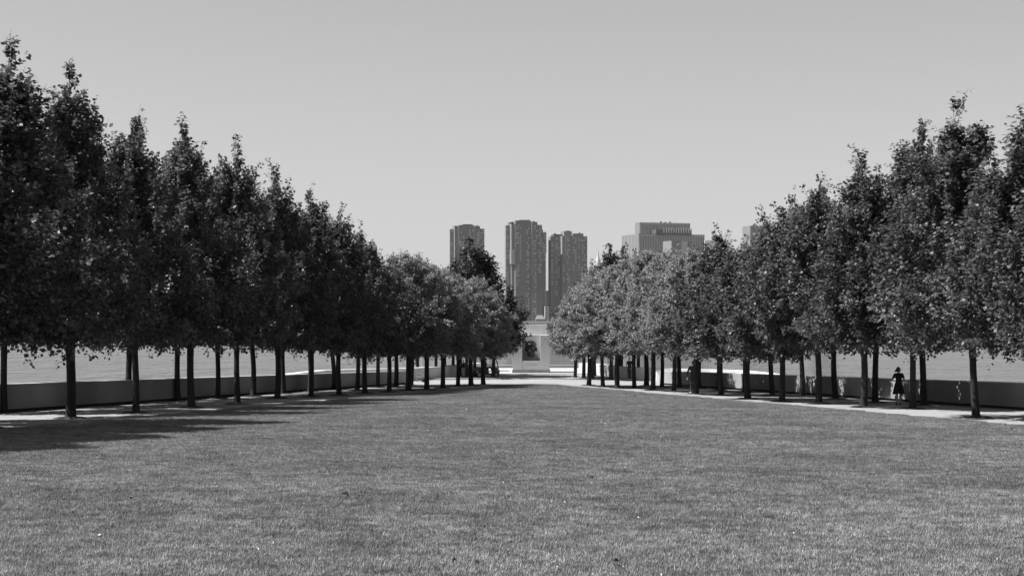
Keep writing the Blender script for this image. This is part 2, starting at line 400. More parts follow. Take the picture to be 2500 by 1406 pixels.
h = MB()    # colossal head, facing -Y, unit: 1 = chin to crown
h.ball((0, 0.04, 0.66), (0.32, 0.36, 0.34)); h.ball((0, -0.03, 0.42), (0.28, 0.27, 0.3)); h.ball((0, -0.1, 0.2), (0.22, 0.2, 0.2))
h.ball((0, -0.2, 0.1), (0.11, 0.1, 0.09)); h.capsule((-0.15, -0.25, 0.60), (0.15, -0.25, 0.60), 0.055, 0.055)
h.capsule((0, -0.27, 0.58), (0, -0.36, 0.40), 0.035, 0.06); h.ball((-0.05, -0.31, 0.385), 0.04); h.ball((0.05, -0.31, 0.385), 0.04)
h.capsule((-0.08, -0.26, 0.27), (0.08, -0.26, 0.27), 0.032, 0.032); h.capsule((-0.07, -0.255, 0.21), (0.07, -0.255, 0.21), 0.034, 0.034)
h.ball((-0.17, -0.16, 0.42), (0.09, 0.1, 0.09)); h.ball((0.17, -0.16, 0.42), (0.09, 0.1, 0.09))
for s in (-1, 1):
    h.ball((s * 0.345, 0.03, 0.48), (0.05, 0.09, 0.14)); h.ball((s * 0.11, -0.245, 0.52), (0.05, 0.03, 0.035))
h.ball((0, -0.02, 0.14), (0.24, 0.22, 0.16))
bust = empty('bronze_head', (mx_(1296.5), DM + 0.62, CZ - 4.763 - 0.03 + mz_(874)), R(-14))
tag(bust, 'dark bronze sculpted head hanging in the niche of the monument', 'sculpture')
hs_ = 43 / SM / 1.06
remesh(h, 'head', M_bronze, 0.022, 0.5, 2, bust, (0, 0, 0.06 * hs_), (R(4), 0, 0), hs_)
hr = MB(); hr.ball((0, 0.1, 0.72), (0.345, 0.335, 0.3)); hr.ball((-0.255, 0.05, 0.66), (0.09, 0.2, 0.17)); hr.ball((0.255, 0.05, 0.66), (0.09, 0.2, 0.17)); hr.ball((0, 0.2, 0.5), (0.27, 0.2, 0.3))
remesh(hr, 'hair', M_bronze, 0.025, 0.5, 2, bust, (0, 0, 0.06 * hs_), (R(4), 0, 0), hs_)

# ------------------------------------------------------------------ trees
def crown_profile(kind):
    if kind == 'tall':
        xs = [0, 0.04, 0.12, 0.30, 0.45, 0.58, 0.70, 0.80, 0.88, 0.94, 1.0]; ys = [0.66, 0.92, 1.0, 0.92, 0.70, 0.49, 0.31, 0.17, 0.09, 0.04, 0.02]
    else:
        xs = [0, 0.05, 0.15, 0.40, 0.60, 0.78, 0.90, 1.0]; ys = [0.68, 0.92, 1.0, 0.98, 0.85, 0.62, 0.38, 0.10]
    return lambda t: np.interp(t, xs, ys)

def make_crown(seed, H, RAD, clear, kind, NB, leaf):
    r = np.random.RandomState(seed); prof = crown_profile(kind); tall = kind == 'tall'
    Z = np.array([0, 0, 1.0]); unit = lambda v: v / (np.linalg.norm(v, axis=-1, keepdims=True) + 1e-9)
    tw = MB()
    tw.tube([(0, 0, clear - 0.3), (0.05, 0.03, H * 0.45), (-0.03, 0.05, H * 0.66), (0.02, 0, H * 0.80)], [0.11, 0.085, 0.045, 0.008], 7, False)
    ST, DR, LN, NL, TI = [], [], [], [], []
    def shoots(st, d, L, nl, tight):
        ST.append(st); DR.append(unit(d)); LN.append(L); NL.append(nl); TI.append(np.zeros(len(L)) + tight)
    top = 0.80 if tall else 0.97
    for k in range(NB):
        t = top * ((k + r.rand() * 0.9) / NB) ** 1.12; a = k * 2.39996 + r.randn() * 0.35
        out = np.array([math.cos(a), math.sin(a), 0])
        Rr = float(prof(t)) * RAD * (0.80 + 0.34 * r.rand())
        slope = np.interp(t, [0, 0.1, 0.4, 1], [-0.05, 0.25, 0.75, 1.6]) if tall else np.interp(t, [0, 0.15, 0.5, 1], [-0.12, 0.05, 0.30, 1.2])
        slope += r.randn() * 0.12
        end = out * Rr + Z * (clear + 0.22 + t * (H - clear - 0.5))
        start = Z * max(clear - 0.1, end[2] - slope * Rr)
        mid = (start + end) / 2 + Z * (-0.10 * Rr if slope > 0.2 else 0.08)
        br = max(0.012, 0.04 * (1 - t)); tw.tube([start, mid, end], [br, br * 0.6, 0.006], 4, False)
        ns = int((21 if tall else 20) * (0.55 + 0.6 * Rr / RAD) * (0.7 + 0.5 * r.rand()))
        f = 0.30 + 0.70 * r.rand(ns) ** 0.75
        base = np.where(f[:, None] < 0.5, start + (mid - start) * (f * 2)[:, None], mid + (end - mid) * (f * 2 - 1)[:, None])
        bd = unit(end - mid)
        if tall: d = bd * 0.55 + Z * (0.15 + 0.55 * r.rand(ns))[:, None] * (0.4 + 1.2 * t) + r.randn(ns, 3) * 0.42
        else: d = bd * 0.7 + r.randn(ns, 3) * np.array([0.5, 0.5, 0.20])
        if tall:                                   # long upright shoots feather the outline
            upr = (r.rand(ns) < 0.38) & (t > 0.08)
            d = np.where(upr[:, None], Z * 1.0 + bd * 0.35 + r.randn(ns, 3) * 0.16, d)
        if t < 0.05: d = d - Z * 0.2
        L = (0.35 + 0.5 * r.rand(ns)) * (1 if tall else 0.85)
        if tall: L = np.where(upr, L * 1.6, L)
        shoots(base, d, L, r.randint(14, 24, ns) + (0 if tall else 5), np.where(upr, 1, 0) if tall else 0)
    nld = 20 if tall else 4
    for k in range(nld):
        a = k * 2.4 + r.rand() * 1.2; out = np.array([math.cos(a), math.sin(a), 0])
        r0 = 0.0 if k == 0 else RAD * (0.06 + (0.14 if k < 6 else 0.40) * r.rand() ** 1.2); q = r0 / RAD
        zt = H if k == 0 else clear + (H - clear) * (1.0 - 0.85 * q - 0.09 * r.rand())
        zb = min(clear + (H - clear) * (0.45 if tall else 0.7), zt - 0.8)
        p0 = out * r0 * 0.55 + Z * zb; p1 = out * r0 * 1.12 + r.randn(3) * 0.12; p1[2] = zt - 0.45
        tw.tube([p0, p1], [0.022, 0.006], 4, False)
        ns = int((zt - zb) * 5.0)
        f = r.rand(ns)
        base = p0 + (p1 - p0) * f[:, None]; an = r.rand(ns) * 6.283
        ho = np.stack([np.cos(an), np.sin(an), np.zeros(ns)], 1)
        shoots(base, ho * (0.85 - 0.45 * f)[:, None] + Z * (0.55 + 0.6 * f)[:, None] + r.randn(ns, 3) * 0.15, (0.75 - 0.42 * f) * (0.6 + 0.7 * r.rand(ns)), np.full(ns, 15), 1)
        shoots(p1 - Z * (0.2 + 0.9 * r.rand(5, 1)) + out * 0.1 * r.rand(5, 1), Z + out * 0.22 + r.randn(5, 3) * 0.17, 0.7 + 0.5 * r.rand(5), np.full(5, 17), 1)
    st = np.concatenate(ST); dirs = np.concatenate(DR); L = np.concatenate(LN); nl = np.concatenate(NL); ti = np.concatenate(TI)
    idx = np.repeat(np.arange(len(L)), nl); K = len(idx); s = 0.08 + 0.92 * r.rand(K); d = dirs[idx]
    side = unit(np.cross(d, r.randn(K, 3)))
    offs = np.where(ti[idx] > 0, 0.01 + 0.04 * r.rand(K), 0.02 + 0.08 * r.rand(K))
    pos = st[idx] + d * (s * L[idx])[:, None] + side * offs[:, None]; pos[:, 2] -= 0.15 * (s * L[idx]) ** 2
    ax = unit(d * 0.45 + side * 0.9 + np.array([0, 0, -0.3]) + r.randn(K, 3) * 0.25)
    sn = r.randn(len(L), 3) * 0.50                      # leaves of one spray hang alike
    nm = Z * (0.7 if tall else 0.95) + d * 0.25 + sn[idx] + r.randn(K, 3) * 0.20
    wv = unit(np.cross(nm, ax)); up_ = np.cross(ax, wv)
    ln = leaf * (0.65 + 0.7 * r.rand(K)) * np.where(ti[idx] > 0, 1.15, 1.0); wd = ln * (0.38 + 0.12 * r.rand(K)); fold = up_ * (ln * 0.08)[:, None]
    lf = pos + ax * (ln * 0.42)[:, None] + wv * wd[:, None] + fold; rt = pos + ax * (ln * 0.42)[:, None] - wv * wd[:, None] + fold
    co = np.stack([pos, rt, pos + ax * ln[:, None], lf], 1)
    for i in range(0, len(L), 2):
        a_ = Vector(st[i]); tw.tube([a_, a_ + Vector(dirs[i]) * float(L[i]) * 0.9], [0.010, 0.003], 3, False)
    return co, tw

VAR = {}
def variant(key, H, RAD, clear, kind, nshoot, leaf, count, m):
    for c in range(count):
        co, tw = make_crown(hash((key, c)) % 9973 if False else (sum(map(ord, key)) * 31 + c * 17), H, RAD, clear, kind, nshoot, leaf)
        VAR.setdefault(key, []).append((quads_mesh('crown', co, m), tw.mesh('limbs', M_twig), H))
variant('t11', 11.4, 2.6, 2.36, 'tall', 114, 0.108, 3, M_leaf)
variant('t10', 10.3, 2.5, 2.3, 'tall', 106, 0.108, 3, M_leaf)
variant('t9', 8.9, 2.45, 2.22, 'tall', 96, 0.107, 3, M_leaf)
variant('s9', 8.9, 2.4, 2.2, 'tall', 60, 0.107, 2, M_leaf)
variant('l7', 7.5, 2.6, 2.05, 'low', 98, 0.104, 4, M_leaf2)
variant('m7', 7.6, 2.5, 2.1, 'tall', 80, 0.106, 2, M_leaf)
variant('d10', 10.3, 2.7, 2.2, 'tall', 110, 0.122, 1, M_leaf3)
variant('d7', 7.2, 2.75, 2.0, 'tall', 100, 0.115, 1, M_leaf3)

trunks = []
for k in range(4):
    r_ = random.Random(k); tb = MB(); pts, rad = [], []
    bx, by = r_.uniform(-0.05, 0.05), r_.uniform(-0.05, 0.05)
    for z, w in ((-0.25, 0.225), (0.0, 0.20), (0.07, 0.175), (0.2, 0.158), (0.5, 0.146), (1.0, 0.138), (1.5, 0.134), (2.0, 0.13), (2.3, 0.135), (2.6, 0.125)):
        q = z / 2.3; pts.append((bx * math.sin(q * 3), by * math.sin(q * 2.4), z)); rad.append(w * r_.uniform(0.97, 1.03))
    tb.tube(pts, rad, 12); trunks.append(tb.mesh('trunk', M_bark, True))
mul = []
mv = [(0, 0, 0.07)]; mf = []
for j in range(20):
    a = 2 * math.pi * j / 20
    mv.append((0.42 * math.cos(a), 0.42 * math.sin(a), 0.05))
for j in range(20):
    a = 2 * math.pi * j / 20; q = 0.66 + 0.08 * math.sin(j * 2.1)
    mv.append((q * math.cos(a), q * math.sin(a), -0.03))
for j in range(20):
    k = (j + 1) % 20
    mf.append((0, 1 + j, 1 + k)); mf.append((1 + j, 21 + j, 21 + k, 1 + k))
mulch_me = new_mesh('mulch_bed', mv, mf, M_mulch_gap, True)

cnt = {}
def tree(x, y, ytop, key, label, group, lean=(0.0, 0.0), wid=1.0, loc=None, H=None, tw=1.0):
    p = loc if loc is not None else G(x, y)
    s = F / p.y
    H = H or (y - ytop) / s * (1.03 if key[0] in 'ts' else 1.0)
    k = cnt.get(key, 0); cnt[key] = k + 1
    crown, limbs, h0 = VAR[key][k % len(VAR[key])]
    root = empty('linden_tree', p, rnd.uniform(0, 6.28)); root.rotation_euler = (R(lean[1]), R(lean[0]), 0)
    tag(root, label, 'tree', group)
    rz = rnd.uniform(0, 6.28)
    link('trunk', trunks[rnd.randrange(4)], root, (0, 0, 0), (0, 0, rz), (tw, tw, 1))
    sz = H / h0; sw = wid * rnd.uniform(0.95, 1.06)
    link('crown', crown, root, (0, 0, 0), (0, 0, rz), (sw, sw, sz))
    link('limbs', limbs, root, (0, 0, 0), (0, 0, rz), (sw, sw, sz))
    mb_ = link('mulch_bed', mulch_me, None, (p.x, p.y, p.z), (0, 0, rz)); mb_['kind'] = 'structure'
    return root
ordn = ['first', 'second', 'third', 'fourth', 'fifth', 'sixth', 'seventh', 'eighth', 'ninth', 'tenth', 'eleventh', 'twelfth', 'thirteenth', 'fourteenth', 'fifteenth']
LI = [(172, 1021, 138, 't11'), (332, 1008, 278, 't10'), (468, 995, 295, 't11'), (580, 986, 350, 't10'), (677, 973, 405, 't10'), (760, 969, 462, 't10'), (828, 965, 505, 't9'), (891, 961, 560, 't9'),
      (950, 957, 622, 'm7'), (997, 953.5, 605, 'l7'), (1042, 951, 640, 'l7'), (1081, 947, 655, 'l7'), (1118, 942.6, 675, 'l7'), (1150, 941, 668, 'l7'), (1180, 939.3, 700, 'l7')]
LO = [(10, 1009, 240, 't10'), (176, 995, 270, 't10'), (315, 985, 300, 't10'), (434, 978, 345, 't9'), (532, 973.5, 390, 't9'), (618, 968, 440, 't9'), (692, 962, 480, 't9'), (757, 957, 505, 't9'), (816, 952, 530, 't9'), (872, 952, 575, 't9'), (922, 946, 625, 'm7'), (967, 944, 640, 'm7'), (1003, 941, 645, 'l7')]
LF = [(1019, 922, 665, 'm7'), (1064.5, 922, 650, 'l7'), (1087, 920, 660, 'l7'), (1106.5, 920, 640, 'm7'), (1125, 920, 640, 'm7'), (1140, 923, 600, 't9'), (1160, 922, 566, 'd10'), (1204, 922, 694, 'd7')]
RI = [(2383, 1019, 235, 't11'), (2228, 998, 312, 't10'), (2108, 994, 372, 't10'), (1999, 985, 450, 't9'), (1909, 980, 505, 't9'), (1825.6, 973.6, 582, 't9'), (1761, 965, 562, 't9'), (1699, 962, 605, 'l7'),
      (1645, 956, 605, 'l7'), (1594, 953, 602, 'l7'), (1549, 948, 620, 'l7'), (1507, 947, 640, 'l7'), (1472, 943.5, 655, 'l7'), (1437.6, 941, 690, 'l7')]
RO = [(2255, 990, 300, 't10'), (2137, 983, 420, 's9'), (2041, 974, 450, 's9'), (1959, 969.6, 470, 's9'), (1886, 965, 520, 's9'), (1818, 959, 605, 'm7'), (1757, 953.8, 575, 's9'), (1707, 948, 600, 'm7'), (1660, 946, 610, 'm7'), (1616, 944, 615, 'l7'), (1578, 942, 610, 'l7')]
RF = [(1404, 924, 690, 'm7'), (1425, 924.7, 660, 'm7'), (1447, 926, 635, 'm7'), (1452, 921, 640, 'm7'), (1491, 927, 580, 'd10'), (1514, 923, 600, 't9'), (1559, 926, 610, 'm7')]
for rows, txt, grp in ((LI, 'from the left edge, front row left of lawn', 'front row of trees left of the lawn'),
                       (LO, 'from the left edge, back row beside left wall', 'back row of trees left of the lawn'),
                       (LF, 'from the left in the far cluster around the cart', 'far trees left of the monument'),
                       (RI, 'from the right edge, front row right of lawn', 'front row of trees right of the lawn'),
                       (RO, 'from the right edge, back row beside right wall', 'back row of trees right of the lawn'),
                       (RF, 'from the monument in the far cluster to its right', 'far trees right of the monument')):
    for i, (x, y, yt, key) in enumerate(rows):
        look = {'t11': 'tall pointed dark tree', 't10': 'tall dark tree', 't9': 'dark leafy tree', 's9': 'sparse dark leafy tree', 'l7': 'paler bushy tree', 'm7': 'small dark tree', 'd10': 'tall shade darkened tree', 'd7': 'small shade darkened tree'}[key]
        lean = (rnd.uniform(-1.5, 1.5), rnd.uniform(-1, 1))
        if x == 816: lean = (-4.0, 0)
        if x == 2383: lean = (-3.2, 0)
        if x in (1886, 2041, 1959): lean = (-2.5, 0)
        tree(x, y, yt, key, f'{look}, {ordn[i]} {txt}', grp, lean, wid={1180: 0.66, 1404: 0.86, 1437.6: 0.86, 1204: 0.76, 1160: 1.5}[x] if x in (1180, 1404, 1437.6, 1204, 1160) else 1.0 if rows is RO else (1.2 if rows is LO else 1.18 if rows is RI and x > 1700 else 1.06 if rows in (RI, LI) else 1.0), tw=1.15 if x in (997, 1150, 172, 1578) else rnd.uniform(0.88, 1.05))
# rows run on beyond the frame on both sides
for s in (-1, 1):
    for d, xi, H in ((48.6, 16.2, 12.1), (44.4, 16.7, 11.8), (40.2, 17.4, 11.9), (36.0, 18.2, 11.9)):
        if s > 0: H = 10.9
        X = s * (xi - (0.95 if s > 0 else 0)); tree(0, 0, 0, 't11', 'tall tree of the front row standing just outside the frame', 'trees outside the frame', loc=Vector((X, d, gz(X, d))), H=H, wid=1.3 if s < 0 and d < 48 else 1.12, lean=(4.0, 0) if s < 0 and d > 48 else (0, 0))
    for d, xo, H in ((57.5, 18.6, 10.6), (52.5, 19.6, 10.8), (47.0, 20.6, 11.0)):
        if s < 0 and d > 57: continue
        X = s * xo; tree(0, 0, 0, 't10', 'tall tree of the back row standing just outside the frame', 'trees outside the frame', loc=Vector((X, d, gz(X, d))), H=H, wid=1.12)

# ------------------------------------------------------------------ people
M_skin = mat('skin', 0.30, 0.55, 0.05, 20); M_dark = mat('black_cloth', 0.012, 0.85, 0.2, 30); M_dark2 = mat('charcoal_cloth', 0.035, 0.85, 0.2, 30)
M_pale = mat('pale_cloth', 0.38, 0.85, 0.1, 30); M_hair = mat('dark_hair', 0.015, 0.6, 0.2, 40); M_shoe = mat('dark_shoe', 0.02, 0.5); M_white = mat('pale_shoe', 0.6, 0.6)
def hand(mb, w, direc, s, curl=0.5):
    """palm, four unequal bent fingers and a thumb"""
    w = Vector(w); d = Vector(direc).normalized(); sd_ = d.cross(Vector((0, 1, 0))); sd_ = sd_.normalized() if sd_.length > 0.1 else Vector((1, 0, 0))
    nn = sd_.cross(d).normalized() * s
    mb.capsule(w, w + d * 0.075, 0.026, 0.030)
    mb.capsule(w + d * 0.05 + sd_ * 0.018, w + d * 0.05 - sd_ * 0.018, 0.022, 0.022)
    for k, ln in enumerate((0.068, 0.078, 0.072, 0.056)):
        b0 = w + d * 0.085 + sd_ * (0.030 - 0.020 * k)
        b1 = b0 + d * ln * 0.55 + nn * ln * 0.12; b2 = b1 + d * ln * 0.4 + nn * ln * curl
        mb.capsule(b0, b1, 0.0095, 0.009, 8); mb.capsule(b1, b2, 0.009, 0.008, 8)
    t0 = w + d * 0.025 + sd_ * 0.028; t1 = t0 + d * 0.035 + sd_ * 0.025; mb.capsule(t0, t1, 0.012, 0.010, 8); mb.capsule(t1, t1 + d * 0.03 + nn * 0.012, 0.010, 0.008, 8)
def person(x, y, face, H, label, arms, legs, top, bottom, shoe, female=False, sleeves=False, sit=False, loc=None, hair_tail=False, headturn=0.0):
    p = loc if loc is not None else G(x, y)
    root = empty('person', p, R(face)); k = H / 1.75
    tag(root, label, 'person')
    sh = 0.165 if female else 0.19
    B = MB(); T = MB(); Q = MB(); S = MB()
    zb = 0.93 if not sit else 0.5
    def t(v): return Vector((v[0], v[1], v[2] + zb - 0.93))
    def torso(mb, e, z0=0.9):
        for (z, rx, ry) in [(0.93 + 0.44 * q / 9, float(np.interp(q, [0, 2.2, 4.5, 7, 9], [0.155, 0.137, 0.137, 0.157, 0.165])), float(np.interp(q, [0, 2.2, 4.5, 7, 9], [0.105, 0.095, 0.095, 0.105, 0.10]))) for q in range(10)]:
            if z >= z0: mb.ball(t((0, 0, z)), ((rx + e) * (0.93 if female else 1), ry + e, 0.11 + e))
        mb.capsule(t((-sh + 0.03, 0, 1.415)), t((sh - 0.03, 0, 1.415)), 0.055 + e, 0.055 + e)
    torso(B, 0)
    B.capsule(t((0, 0.0, 1.42)), t((0, 0.015, 1.54)), 0.055, 0.05)
    hd = t((0, 0.03, 1.635)); Mh = Matrix.Rotation(R(headturn), 3, 'Z')
    def hp(v): return hd + Mh @ Vector(v)
    B.ball(hd, (0.075, 0.095, 0.115), M=Mh); B.ball(hp((0, 0.03, -0.06)), (0.055, 0.06, 0.06), M=Mh); B.capsule(hp((0, 0.09, 0.01)), hp((0, 0.112, -0.025)), 0.010, 0.015)
    B.capsule(hp((-0.02, 0.083, -0.06)), hp((0.02, 0.083, -0.06)), 0.011, 0.011)
    for s in (-1, 1): B.ball(hp((s * 0.076, -0.005, -0.01)), (0.012, 0.02, 0.03), M=Mh)
    for s, (el, wr) in zip((-1, 1), arms):
        a = t((s * sh, 0, 1.41)); e_ = t(el); w_ = t(wr)
        B.capsule(a, e_, 0.048, 0.038); B.capsule(e_, w_, 0.038, 0.026); hand(B, w_, w_ - e_, s)
        if sleeves: T.capsule(a, e_, 0.064, 0.052); T.capsule(e_, w_, 0.052, 0.042)
        else: T.capsule(a, a + (e_ - a) * 0.6, 0.064, 0.056)
    for s, (kn, an) in zip((-1, 1), legs):
        hp_ = t((s * 0.085, 0, 0.90)); kn = Vector(kn); an = Vector(an)
        B.capsule(hp_, kn, 0.082, 0.055); B.capsule(kn, kn + (an - kn) * 0.35, 0.055, 0.056); B.capsule(kn + (an - kn) * 0.35, an, 0.056, 0.036)
        B.capsule(an + Vector((0, -0.02, -0.03)), an + Vector((0, 0.13, -0.055)), 0.035, 0.028)
        S = MB(); S.capsule(an + Vector((0, -0.035, -0.045)), an + Vector((0, 0.16, -0.05)), 0.046, 0.040)
        remesh(S, 'shoe', shoe, 0.014, 0.5, 1, root, scale=k)
        if bottom == 'trousers': Q.capsule(hp_, kn, 0.098, 0.072); Q.capsule(kn, an + Vector((0, 0, 0.03)), 0.074, 0.06)
        if bottom == 'shorts': Q.capsule(hp_, hp_ + (kn - hp_) * 0.9, 0.105, 0.09)
    remesh(B, 'body', M_skin, 0.0072, 0.22, 2, root, scale=k)
    for s in (-1, 1): MB().ball(hp((s * 0.03, 0.083, 0.005)), 0.011, 8, 5).build('eye', M_hair, root).scale = (k,) * 3
    S_ = S; pass
    hm = MB(); hm.ball(hp((0, -0.018, 0.025)), (0.086, 0.098, 0.112), M=Mh)
    if female:
        hm.ball(hp((0, -0.055, -0.03)), (0.085, 0.07, 0.09), M=Mh)
    if hair_tail:
        hm.capsule(hp((0, -0.08, -0.02)), hp((0, -0.17, -0.07)), 0.05, 0.04); hm.capsule(hp((0, -0.17, -0.07)), hp((0.01, -0.21, -0.10)), 0.04, 0.015)
    remesh(hm, 'hair', M_hair, 0.016, 0.6, 1, root, scale=k)
    if bottom == 'dress':
        for s_, (el, wr) in zip((-1, 1), arms): pass
        torso(T, 0.012, 1.0)
        me_v, me_f = [], []; nn_ = 40; zs = (1.06, 0.98, 0.86, 0.72, 0.58, 0.50)
        for i, z in enumerate(zs):
            q = i / 5
            for j in range(nn_):
                a_ = 2 * math.pi * j / nn_; w_ = 1 + 0.07 * q * math.sin(a_ * 9)
                me_v.append(((0.142 + 0.135 * q ** 0.8 + 0.02 * q * (math.cos(a_) > 0)) * math.cos(a_) * w_, (0.108 + 0.125 * q) * math.sin(a_) * w_, z - 0.02 * q * math.sin(a_ * 2 + 1)))
        for i in range(5):
            for j in range(nn_): me_f.append((i * nn_ + j, i * nn_ + (j + 1) % nn_, (i + 1) * nn_ + (j + 1) % nn_, (i + 1) * nn_ + j))
        me_f.append(list(range(nn_)))
        link('skirt', new_mesh('skirt', me_v, me_f, top, True), root, scale=(k,) * 3)
        remesh(T, 'bodice', top, 0.016, 0.5, 3, root, scale=k)
    else:
        torso(T, 0.018, 0.95); Q.ball(t((0, 0, 0.93)), (0.165, 0.125, 0.11))
        remesh(T, 'shirt', top, 0.016, 0.5, 3, root, scale=k)
        remesh(Q, bottom, M_dark2 if bottom == 'trousers' else M_pale, 0.016, 0.5, 3, root, scale=k)
    return root
# the woman by the right wall, the back turned to us, looking to the right
person(2194, 987.5, -8, 1.64, 'woman in a black knee length dress looking sideways beside the right wall',
       [((-0.31, 0.03, 1.14), (-0.14, 0.2, 1.10)), ((0.27, 0.03, 1.14), (0.12, 0.21, 1.10))], [((-0.08, 0.03, 0.50), (-0.09, -0.02, 0.085)), ((0.09, 0.06, 0.50), (0.08, 0.05, 0.085))],
       M_dark, 'dress', M_shoe, female=True, hair_tail=True, headturn=-72)
person(1692.5, 960, -20, 1.76, 'man in a dark shirt and trousers half hidden behind a tree trunk',
       [((-0.30, -0.05, 1.15), (-0.33, 0.02, 0.90)), ((0.33, -0.06, 1.16), (0.17, 0.07, 1.02))], [((-0.10, -0.02, 0.50), (-0.11, -0.12, 0.10)), ((0.10, 0.14, 0.50), (0.10, 0.10, 0.085))],
       M_dark2, 'trousers', M_white, sleeves=True)
person(1131.5, 921.5, 165, 1.42, 'person in dark top and pale shorts among the far trunks left of the cart',
       [((-0.30, 0.05, 1.22), (-0.12, 0.16, 1.38)), ((0.30, 0.05, 1.22), (0.12, 0.16, 1.38))], [((-0.12, 0.04, 0.50), (-0.14, -0.02, 0.085)), ((0.12, 0.04, 0.50), (0.13, 0.0, 0.085))],
       M_dark, 'shorts', M_shoe)
person(1537, 927, 150, 1.72, 'person in dark clothes and pale shoes under the far trees right of the monument',
       [((-0.27, -0.02, 1.14), (-0.22, 0.12, 0.92)), ((0.27, -0.02, 1.14), (0.22, 0.12, 0.92))], [((-0.09, 0.05, 0.50), (-0.10, 0.04, 0.085)), ((0.09, 0.02, 0.50), (0.10, -0.06, 0.085))],
       M_dark, 'trousers', M_white)

# ------------------------------------------------------------------ utility cart facing right
M_cart = mat('dark_cart_paint', 0.02, 0.4, spec=0.5); M_tyre = mat('rubber', 0.015, 0.9); M_rim = mat('wheel_metal', 0.35, 0.4, metal=0.6)
M_glass = bpy.data.materials.new('clear_screen'); M_glass.use_nodes = True
q = M_glass.node_tree.nodes['Principled BSDF']; q.inputs['Transmission Weight'].default_value = 1; q.inputs['Roughness'].default_value = 0.02; q.inputs['IOR'].default_value = 1.05
cp = G(1193, 921.5); cart = empty('utility_cart', cp, 0); tag(cart, 'dark open utility cart with a roof parked under the far trees left of the monument', 'cart')
# local: +X is the front
MB().prism([(-1.05, -0.5), (0.62, -0.5), (0.85, -0.4), (0.85, 0.4), (0.62, 0.5), (-1.05, 0.5)], 0.24, 0.36).build('chassis', M_cart, cart, bevel=0.02)
cw = MB(); prof_ = [(0.30, 0.36), (0.86, 0.36), (0.88, 0.55), (0.72, 0.78), (0.55, 0.86), (0.50, 0.84), (0.48, 0.5), (0.30, 0.40)]
cw.add([(a, -0.46, b_) for a, b_ in prof_] + [(a, 0.46, b_) for a, b_ in prof_], [list(range(8))[::-1], list(range(8, 16))] + [[i, (i + 1) % 8, 8 + (i + 1) % 8, 8 + i] for i in range(8)])
cw.build('front_cowl', mat('grey_cart_panel', 0.10, 0.4, spec=0.5), cart)
MB().box(-0.42, 0.02, -0.46, 0.46, 0.36, 0.62).build('seat_base', M_cart, cart, bevel=0.03)
MB().box(-0.44, 0.0, -0.45, 0.45, 0.625, 0.70).build('seat', M_dark2, cart, bevel=0.03)
MB().box(-0.52, -0.43, -0.45, 0.45, 0.70, 1.06).build('backrest', M_dark2, cart, bevel=0.03)
bed = MB(); bed.box(-1.12, -0.56, -0.5, 0.5, 0.5, 0.54); bed.box(-1.12, -0.56, -0.52, -0.48, 0.54, 0.80); bed.box(-1.12, -0.56, 0.48, 0.52, 0.54, 0.80); bed.box(-1.15, -1.12, -0.52, 0.52, 0.5, 0.80); bed.box(-0.56, -0.535, -0.52, 0.52, 0.5, 0.80)
bed.build('cargo_bed', M_cart, cart)
MB().box(-0.95, 0.55, -0.52, 0.52, 1.66, 1.71).build('roof', M_cart, cart, bevel=0.02)
for s in (-1, 1):
    MB().tube([(0.78, s * 0.44, 0.70), (0.66, s * 0.44, 1.25), (0.48, s * 0.44, 1.66)], 0.025, 8).build('post', M_cart, cart)
    MB().tube([(-0.56, s * 0.46, 0.80), (-0.62, s * 0.46, 1.3), (-0.66, s * 0.46, 1.66)], 0.022, 8).build('post', M_cart, cart)
ws = MB(); ws.add([(0.775, -0.42, 0.74), (0.775, 0.42, 0.74), (0.49, 0.42, 1.63), (0.49, -0.42, 1.63), (0.765, -0.42, 0.73), (0.765, 0.42, 0.73), (0.48, 0.42, 1.62), (0.48, -0.42, 1.62)], [(0, 1, 2, 3), (7, 6, 5, 4), (0, 4, 5, 1), (1, 5, 6, 2), (2, 6, 7, 3), (3, 7, 4, 0)])
ws.build('windscreen', M_glass, cart)
sw_ = MB(); cpts = [Vector((0.36 + 0.07 * math.sin(a) * 0.6, -0.22 + 0.17 * math.cos(a), 0.93 + 0.17 * math.sin(a) * 0.8)) for a in np.linspace(0, 2 * math.pi, 17)]
sw_.tube(cpts, 0.014, 6, False); sw_.tube([(0.5, -0.22, 0.75), (0.36, -0.22, 0.93)], 0.018, 6)
sw_.build('steering_wheel', M_cart, cart)
for wx in (-0.72, 0.60):
    for s in (-1, 1):
        wr = link('wheel', MB().tube([(0, -0.09, 0), (0, -0.075, 0), (0, 0.075, 0), (0, 0.09, 0)], [0.2, 0.235, 0.235, 0.2], 20).mesh('wheel', M_tyre, False), cart, (wx, s * 0.44, 0.235))
        MB().tube([(0, -0.1, 0), (0, 0.1, 0)], 0.12, 14).build('rim', M_rim, wr)
lm = MB(); lm.tube([Vector((-0.86 + 0.06 * math.cos(a), -0.53, 0.44 + 0.06 * math.sin(a))) for a in np.linspace(0, 2 * math.pi, 15)], 0.014, 6, False)
lm.build('lamp_ring', M_rim, cart)
bx = MB().prism([(-0.24, -0.2), (0.2, -0.2), (0.2, 0.2), (-0.24, 0.2)], 0, 0.34).build('supply_box', M_white, None, (cp.x - 0.84, cp.y, cp.z + 0.545))
tag(bx, 'white box resting in the cargo bed of the dark cart', 'box')
person(0, 0, -90, 1.7, 'driver in dark clothes seated in the utility cart',
       [((-0.24, 0.12, 1.16), (-0.15, 0.40, 1.20)), ((0.24, 0.12, 1.16), (0.12, 0.42, 1.20))], [((-0.11, 0.42, 0.60), (-0.11, 0.55, 0.20)), ((0.11, 0.42, 0.60), (0.11, 0.58, 0.20))],
       M_dark, 'trousers', M_shoe, sit=True, loc=Vector((cp.x - 0.25, cp.y - 0.18, cp.z + 0.26)))

